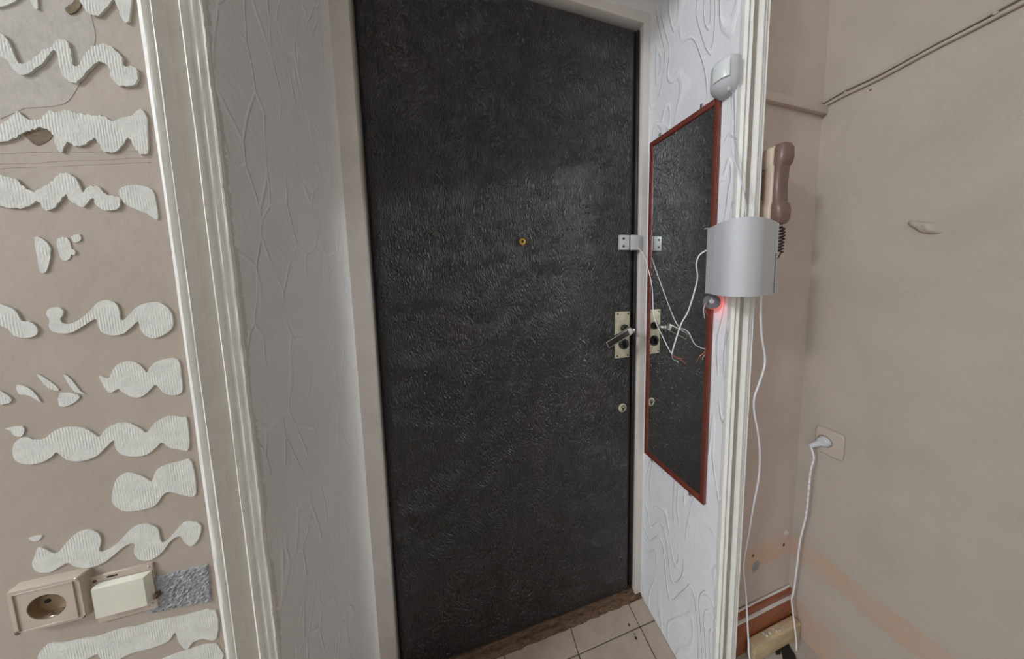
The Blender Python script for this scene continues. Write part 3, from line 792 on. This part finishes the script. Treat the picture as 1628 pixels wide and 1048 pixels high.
wire('lead', [bzc + bd * .003 + rt * -.011 + Vector((0, 0, .002)), bzc + bd * .006 + rt * -.016 + Vector((0, 0, -.012)), bzc + bd * .004 + rt * -.012 + Vector((0, 0, -.026)), bzc + bd * .004 + rt * -.008 + Vector((0, 0, -.034))], .0006, simple('red_lead', rgb(176, 96, 84), .5), parent=bz)
wire('lead', [bzc + bd * .003 + rt * -.012 + Vector((0, 0, .0)), bzc + bd * .006 + rt * -.018 + Vector((0, 0, -.014)), bzc + bd * .004 + rt * -.017 + Vector((0, 0, -.030)), bzc + bd * .004 + rt * -.015 + Vector((0, 0, -.040))], .0006, M_WHITEC, parent=bz)
ledp = onX(1137, 482, XR0 - .012)
led = lathe('indicator_led', [(0, .004), (.0018, .0034), (.0026, .0015), (.0026, -.004), (0, -.004)], ledp, (.5, -.3, -.8), emissive('red_led', (1, .06, .05), 12.0), None, 12)
tag(led, 'tiny red indicator light glowing under the alarm box', 'indicator light')
ll = bpy.data.lights.new('led_light', 'POINT'); ll.energy = 0.010; ll.color = (1, .07, .06); ll.shadow_soft_size = .003
lo_ = bpy.data.objects.new('led_light', ll); COL.objects.link(lo_); lo_.location = ledp + Vector((-.010, -.006, -.018)); lo_.parent = led; lo_.matrix_parent_inverse = Matrix()

# loose wires in front of the mirror
J = Vector((0.528, -0.207, 1.010))
def wy(pts, y0, y1):
    n = len(pts); return [onY(a, b, y0 + (y1 - y0) * i / (n - 1)) for i, (a, b) in enumerate(pts)]
wire('alarm_wire', wy([(1123, 398), (1112, 406), (1107, 420), (1109, 440), (1105, 460), (1094, 495), (1083, 515), (1073, 545), (1068, 563)], -0.285, J.y), 0.0017, M_WHITEC, 'white wire curving from the alarm box down across the mirror')
wire('contact_wire', wy([(1013, 393), (1023, 405), (1031, 430), (1037, 460), (1039, 500), (1047, 522), (1052, 532), (1062, 553), (1068, 563)], -0.008, J.y), 0.0012, M_WHITEC, 'thin white wire hanging from the door contact to the loose splice')
sp = empty('wire_splice', J, 'bare copper wire ends twisted together in front of the mirror', 'wire ends')
for pts in ([(1068, 562), (1073, 569), (1080, 571), (1085, 574), (1091, 579)], [(1068, 563), (1070, 571), (1076, 574), (1079, 578)], [(1067, 562), (1072, 566), (1079, 569), (1086, 570)]):
    tube('copper_strand' if pts[-1][0] != 1079 else 'bare_end', wy(pts, J.y, J.y - .006), .0006, M_COPPER if pts[-1][0] != 1079 else M_WHITEC, sp, 4, 6)

# frame half of the alarm contact
mc = box('alarm_contact', (0.534, -0.0105, 1.311), (0.5755, -0.0005, 1.361), M_WHITEP, None, 0.0022)
tag(mc, 'white alarm contact block at the door edge above the handle', 'alarm contact')

# ------------------------------------------------------------------ intercom
ic = empty('intercom_phone', (0.80, YP, 1.36), 'tan intercom with a brown handset beside the alarm box', 'intercom')
HY = YP - .074
hx = onY(1226, 290, YP - .045).x
hz0, hz1 = onY(1240, 358, HY).z, onY(1244, 229, HY).z
HX = onY(1239.5, 290, HY).x
box('base', (hx - .034, YP - .030, hz0 + .012), (hx + .014, YP - .0002, hz1 + .004), M_PHONEB, ic, .006, 3)
box('cradle', (hx - .016, YP - .055, hz1 - .045), (hx + .010, YP - .024, hz1 - .002), M_PHONEB, ic, .005, 3)
box('cradle', (hx - .016, YP - .055, hz0 + .020), (hx + .010, YP - .024, hz0 + .060), M_PHONEB, ic, .005, 3)
box('hook_bar', (hx - .018, YP - .048, hz0 + .070), (hx - .008, YP - .026, hz1 - .055), M_PHONEB, ic, .003, 2)
# handset swept: sections (z, half width x, depth front y, depth back y)
hs = [(.000, .009, .078, .064), (.012, .016, .088, .058), (.06, .0205, .093, .054), (.18, .0208, .094, .052), (.25, .0208, .091, .053), (.28, .0185, .086, .060), (.5, .0180, .084, .061), (.72, .0185, .086, .060), (.75, .0208, .091, .053), (.82, .0208, .094, .052), (.93, .0205, .093, .054), (.985, .016, .088, .058), (1.0, .009, .078, .064)]
def hsring(z, w, f_, b_):
    out = []
    yc = YP - (f_ + b_) / 2; hd = (f_ - b_) / 2
    for k in range(16):
        a = 2 * math.pi * k / 16; c_, s_ = math.cos(a), math.sin(a)
        out.append((HX + w * math.copysign(abs(c_) ** .5, c_), yc + hd * math.copysign(abs(s_) ** .5, s_), z))
    return out
HZ = lambda t: hz0 + (hz1 - hz0) * t
ringed('handset', [hsring(HZ(q[0]), *q[1:]) for q in hs], M_PHONEH, ic)
lo1 = ringed('handset_back', [hsring(HZ(t), w, .074, k) for t, w, k in ((.03, .014, .044), (.05, .019, .040), (.24, .019, .040), (.29, .0155, .050), (.71, .0155, .050), (.76, .019, .040), (.95, .019, .040), (.97, .014, .044))], M_PHONEB, ic)
for v in lo1.data.vertices: v.co.x -= .006
cp = []
ctop = onY(1241, 360, YP - .060); cbot = onY(1239, 402, YP - .050)
for k in range(101):
    t = k / 100; a = 2 * math.pi * 8 * t
    c = ctop.lerp(cbot, t) + Vector((0.002 * math.sin(t * 5), 0, 0))
    cp.append(c + Vector((math.cos(a) * .0078, math.sin(a) * .0078, 0)))
tube('coil_cord', cp, .0019, M_COIL, ic, 1, 6, False)
tube('coil_tail', [cp[-1], cbot + Vector((.002, .01, -.02)), cbot + Vector((-.03, .026, -.035)), cbot + Vector((-.06, .044, -.05))], .0015, M_COIL, ic, 5, 6)

# ------------------------------------------------------------------ rail, cables, hole and lump
o = box('trim_7', (0.674, YP - .013, onY(1262, 168, YP - .013).z), (XW - .0005, YP + .001, onY(1262, 153, YP - .013).z), M_PWALL, None, .0015); tag(o, 'beige painted cable duct across the intercom wall', 'cable duct', kind=S)
ca_ = [onX(1309, 163, XW - .004), onX(1345, 142, XW - .004), onX(1400, 116, XW - .004), onX(1480, 72, XW - .004), onX(1560, 30, XW - .004), onX(1628, -8, XW - .004)]
e_ = ca_[-1].copy(); ca_ += [Vector((XW - .004, e_.y + (RY0 + .01 - e_.y) * k / 24, e_.z)) for k in range(1, 25)]
cb_ = [onX(1309, 169, XW - .004), onX(1345, 150, XW - .004), onX(1400, 123.5, XW - .004), onX(1480, 80, XW - .004), onX(1560, 39, XW - .004), onX(1628, 4, XW - .004)]
e_ = cb_[-1].copy(); cb_ += [Vector((XW - .004, e_.y + (RY0 + .01 - e_.y) * k / 24, e_.z)) for k in range(1, 25)]
wire('wall_cable', ca_, .0042, M_RWALL, 'upper of the two painted-over cables along the right wall')
wire('wall_cable', cb_, .0042, M_RWALL, 'lower of the two painted-over cables along the right wall')
for q in ((1344, 147), (1582, 21)):
    p = onX(*q, XW - .0085)
    c = lathe('cable_clip', [(0, .0022), (.0024, .0018), (.0034, 0), (.0034, -.006), (0, -.006)], p, (-1, 0, 0), M_RWALL, None, 12)
    tag(c, 'painted cable clip near the corner' if q[0] < 1400 else 'painted cable clip near the right edge of the view', 'cable clip')
p = onX(1384, 143, XW)
hl = lathe('plug_hole', [(.0062, .0002), (.0055, .0012), (.0040, .0010), (.0032, -.0005), (0, -.0006)], p, (-1, 0, 0), M_PWALL, wall_right, 14)
lathe('plug_hole_core', [(0, .0004), (.0030, .0003), (.0031, -.0005)], p, (-1, 0, 0), M_HOLE, wall_right, 12)
p = onX(1470, 361, XW)
def lump(u, v):
    a = 2 * math.pi * u; r = v
    yy = .0265 * r * math.cos(a) * (1 + .18 * math.sin(2 * a + .6)); zz = .0120 * r * math.sin(a) * (1 + .15 * math.cos(3 * a))
    h_ = .0115 * (1 - r ** 4) * (1 + .35 * noise.noise(Vector((yy * 90, zz * 90, 3)))) - .0006
    y2 = yy * math.cos(.55) - zz * math.sin(.55); z2 = yy * math.sin(.55) + zz * math.cos(.55)
    return (XW - h_, p.y + y2, p.z + z2)
grid('filler_lump', lump, 36, 12, M_RWALL, wall_right)

# plaster damage on the intercom wall
for (qx, qy, r_, m_) in ((1202, 901, .017, M_CONC), (1250, 848, .011, M_PLASTER), (1197, 884, .006, M_HOLE), (1246, 866, .005, M_GAP)):
    p = onY(qx, qy, YP); n_ = 14
    pts = [(p.x + r_ * math.cos(6.283 * k / n_) * random.uniform(.55, 1.15), YP + .0005, p.z + 1.2 * r_ * math.sin(6.283 * k / n_) * random.uniform(.5, 1.1)) for k in range(n_)]
    prism('wall_chip', pts, (0, -.0014, 0), m_, wall_phone)

# ------------------------------------------------------------------ baseboard and the pine block
bz0 = onY(1252, 978, YP - .014).z; bz1 = onY(1253, 938, YP - .010).z; bh = bz1 - bz0
bb = empty('baseboard_right', (0.70, YP, bz0), 'orange brown skirting board under the intercom wall', 'baseboard', kind=S)
box('board', (0.676, YP - .016, ZF), (XW - .0005, YP + .001, bz0 + bh * .72), M_BASEB, bb, .0015)
box('moulding', (0.676, YP - .011, bz0 + bh * .72), (XW - .0005, YP + .001, bz1), M_BASEB, bb, .003)
box('paint_line', (0.676, YP - .0165, bz0 + bh * .68), (XW - .0005, YP - .004, bz0 + bh * .75), M_PAINTL, bb, .001)
tube('caulk_edge', [(0.676, YP - .003, bz1), (0.76, YP - .005, bz1 + .002), (0.85, YP - .003, bz1), (0.95, YP - .004, bz1 + .001), (XW - .001, YP - .003, bz1 + .001)], .0030, M_PAINTL, bb, 5, 6)
bl = box('wood_block', (onY(1188, 1020, YP - .02).x, YP - .043, ZF - .0005), (XW - .002, YP - .017, bz0 + .003), M_BLOCK, None, .006, 3); tag(bl, 'dusty pine block on the floor below the skirting board', 'wood block')
for k in range(7):
    c = Vector((random.uniform(.84, .91), YP - random.uniform(.022, .036), bz0 + .004))
    s_ = random.uniform(.002, .0045)
    cr = lathe('plaster_crumb', [(0, s_ * .7), (s_ * .8, s_ * .4), (s_, -s_ * .1), (s_ * .6, -.002), (0, -.002)], c, (random.uniform(-.3, .3), random.uniform(-.3, .3), 1), M_PLASTER, None, 6, False)
    tag(cr, 'white plaster crumb lying on the pine block', 'crumb', 'plaster crumbs on the pine block')
for pts, lb in (([(1244, 1016), (1252, 1022), (1257, 1034), (1264, 1044), (1268, 1060), (1246, 1062), (1243, 1040), (1240, 1030)], 'black torn scrap lying in front of the pine block'), ([(1232, 1036), (1240, 1030), (1241, 1041), (1234, 1042)], 'small black scrap left of the larger torn scrap')):
    P = [onZ(a, b, ZF + .0006) for a, b in pts]
    d_ = prism('black_scrap', P, (0, 0, .006), M_BLACK, None); tag(d_, lb, 'scrap')
# crumbs of dirt on the tiles
for (qx, qy, s_, lb) in ((1000, 994, .0042, 'round dark bit of dirt on the tile nearest the door'), (1008.5, 1008, .0022, 'tiny dark bit of dirt between the two rings on the tiles'), (1011, 1015, .0044, 'larger dark ring of dirt on the front tile')):
    p = onZ(qx, qy, .0008)
    bm = bmesh.new()
    n_, m2 = 12, 6; R_, r_ = s_ * .72, s_ * .28
    vs2 = [[bm.verts.new((p.x + (R_ + r_ * math.cos(6.283 * b / m2)) * math.cos(6.283 * a / n_) * .8, p.y + (R_ + r_ * math.cos(6.283 * b / m2)) * math.sin(6.283 * a / n_) * 1.0, r_ + .0003 + r_ * math.sin(6.283 * b / m2))) for b in range(m2)] for a in range(n_)]
    for a in range(n_):
        for b in range(m2): bm.faces.new((vs2[a][b], vs2[(a + 1) % n_][b], vs2[(a + 1) % n_][(b + 1) % m2], vs2[a][(b + 1) % m2]))
    d_ = bobj('dirt_bit', bm, M_GAP, None, True); tag(d_, lb, 'dirt')

# ------------------------------------------------------------------ right socket, plug and cords
c_ = onX(1318, 704, XW - .006); sy0, sy1, sz0_, sz1_ = c_.y - .031, c_.y + .031, c_.z - .0385, c_.z + .0385
M_SOCK = simple('wall_toned_plastic', rgb(178, 166, 154), 0.5, var=.03)
ws = empty('wall_socket', (XW, c_.y, sz0_), 'beige flush socket with a white plug on the right wall', 'socket')
def ringx(y0, y1, z0, z1, x, r, n=5): return [(x, b, c) for b, _, c in [(p[0], 0, p[2]) for p in ringv(y0, y1, z0, z1, 0, r, n)]]
ringed('socket_frame', [ringx(sy0, sy1, sz0_, sz1_, XW - .0002, .009), ringx(sy0, sy1, sz0_, sz1_, XW - .006, .009), ringx(sy0 + .004, sy1 - .004, sz0_ + .004, sz1_ - .004, XW - .011, .007), ringx(sy0 + .012, sy1 - .012, sz0_ + .014, sz1_ - .014, XW - .0115, .004)], M_SOCK, ws)
sc_ = Vector((XW - .0118, c_.y + .006, c_.z + .002))
lathe('socket_rim', [(.0185, -.001), (.0185, .0012), (.0168, .0014), (.0160, -.001)], sc_, (-1, 0, 0), M_SOCK, ws, 28, True, False)
lathe('socket_well', [(0, .0002), (.0160, .0003), (.0162, -.001)], sc_, (-1, 0, 0), simple('socket_well_grey', rgb(120, 108, 98), .5), ws, 28)
pg = empty('power_plug', sc_, 'white plug pushed into the right wall socket', 'plug')
lathe('plug_face', [(0, .014), (.010, .014), (.0135, .010), (.0145, .0006), (0, .0004)], sc_ + Vector((-.0004, 0, 0)), (-1, 0, 0), M_WHITEP, pg, 20)
pd = (Vector((-.55, .40, -.50))).normalized()
lathe('plug_neck', [(0, .030), (.0045, .030), (.0055, .024), (.0075, .010), (.0085, 0), (0, 0)], sc_ + Vector((-.010, .004, -.004)), pd, M_WHITEP, pg, 14)
e0 = sc_ + Vector((-.010, .004, -.004)) + pd * .028
cpts = [e0] + [onX(a, b, x) for a, b, x in ((1294, 728, .962), (1289, 748, .962), (1286, 775, .962), (1284, 800, .964), (1281, 822, .966), (1272, 860, .966), (1267, 900, .965), (1262, 938, .964), (1258.5, 955, .960), (1262, 985, .956), (1266, 1020, .953), (1268, 1048, .951))]
last = cpts[-1]
cpts += [Vector((last.x - .004, last.y - .03, ZF + .010)), Vector((last.x - .02, last.y - .10, ZF + .0022)), Vector((last.x + .02, last.y - .25, ZF + .0022)), Vector((last.x + .01, last.y - .45, ZF + .0022))]
pc = wire('power_cable', cpts, .0021, M_WHITEC, 'white cable hanging from the plug down along the right wall')
P_ = catmull(cpts[1:6], 14); hel = []
for i, p in enumerate(P_):
    a = i * 1.15; hel.append(p + Vector((math.cos(a) * .0024, math.sin(a) * .0024, 0)))
tube('twisted_sleeve', hel, .0010, M_GREYP, pc, 1, 6, False)
wc = [(1210, 468, -.352), (1209.5, 500, -.345), (1211, 535, -.335), (1216, 568, -.322), (1214, 588, -.318), (1206, 612, -.312), (1199, 633, -.308), (1199, 655, -.305), (1205, 690, -.300), (1208, 722, -.295), (1206, 760, -.290), (1197, 808, -.287), (1190, 850, -.284), (1183, 888, -.281), (1182, 908, -.280), (1186, 945, -.282), (1188, 985, -.292), (1190, 1020, -.300), (1192, 1048, -.306)]
wp = [onY(a, b, y) for a, b, y in wc]
l_ = wp[-1]
wp += [Vector((l_.x - .005, l_.y - .03, max(ZF + .012, l_.z - .05))), Vector((l_.x - .02, l_.y - .12, ZF + .0024)), Vector((l_.x - .02, l_.y - .3, ZF + .0024))]
wire('box_cable', wp, .0023, M_WHITEC, 'white cable dropping from the alarm box past the casing to the floor')

# ------------------------------------------------------------------ hall lamp
lamp = empty('ceiling_lamp', (LAMP.x, LAMP.y, ZC), 'round ceiling lamp on a short stem in the hall', 'lamp')
lathe('canopy', [(0, 0), (.06, 0), (.055, .02), (.015, .03), (0, .03)], (LAMP.x, LAMP.y, ZC - .0005), (0, 0, -1), M_BRASS, lamp)
tube('stem', [(LAMP.x, LAMP.y, ZC - .02), (LAMP.x, LAMP.y, LAMP.z + .22)], .008, M_BRASS, lamp, smooth_pts=False)
bl_ = bpy.data.lights.new('lamp_light', 'POINT'); bl_.energy = LAMP_POWER; bl_.shadow_soft_size = 0.16; bl_.color = (.91, .955, 1.0)
bo_ = bpy.data.objects.new('lamp_light', bl_); COL.objects.link(bo_); bo_.location = LAMP
lathe('bulb_holder', [(0, .20), (.03, .20), (.035, .145), (0, .145)], LAMP, (0, 0, 1), M_BRASS, lamp, 20)
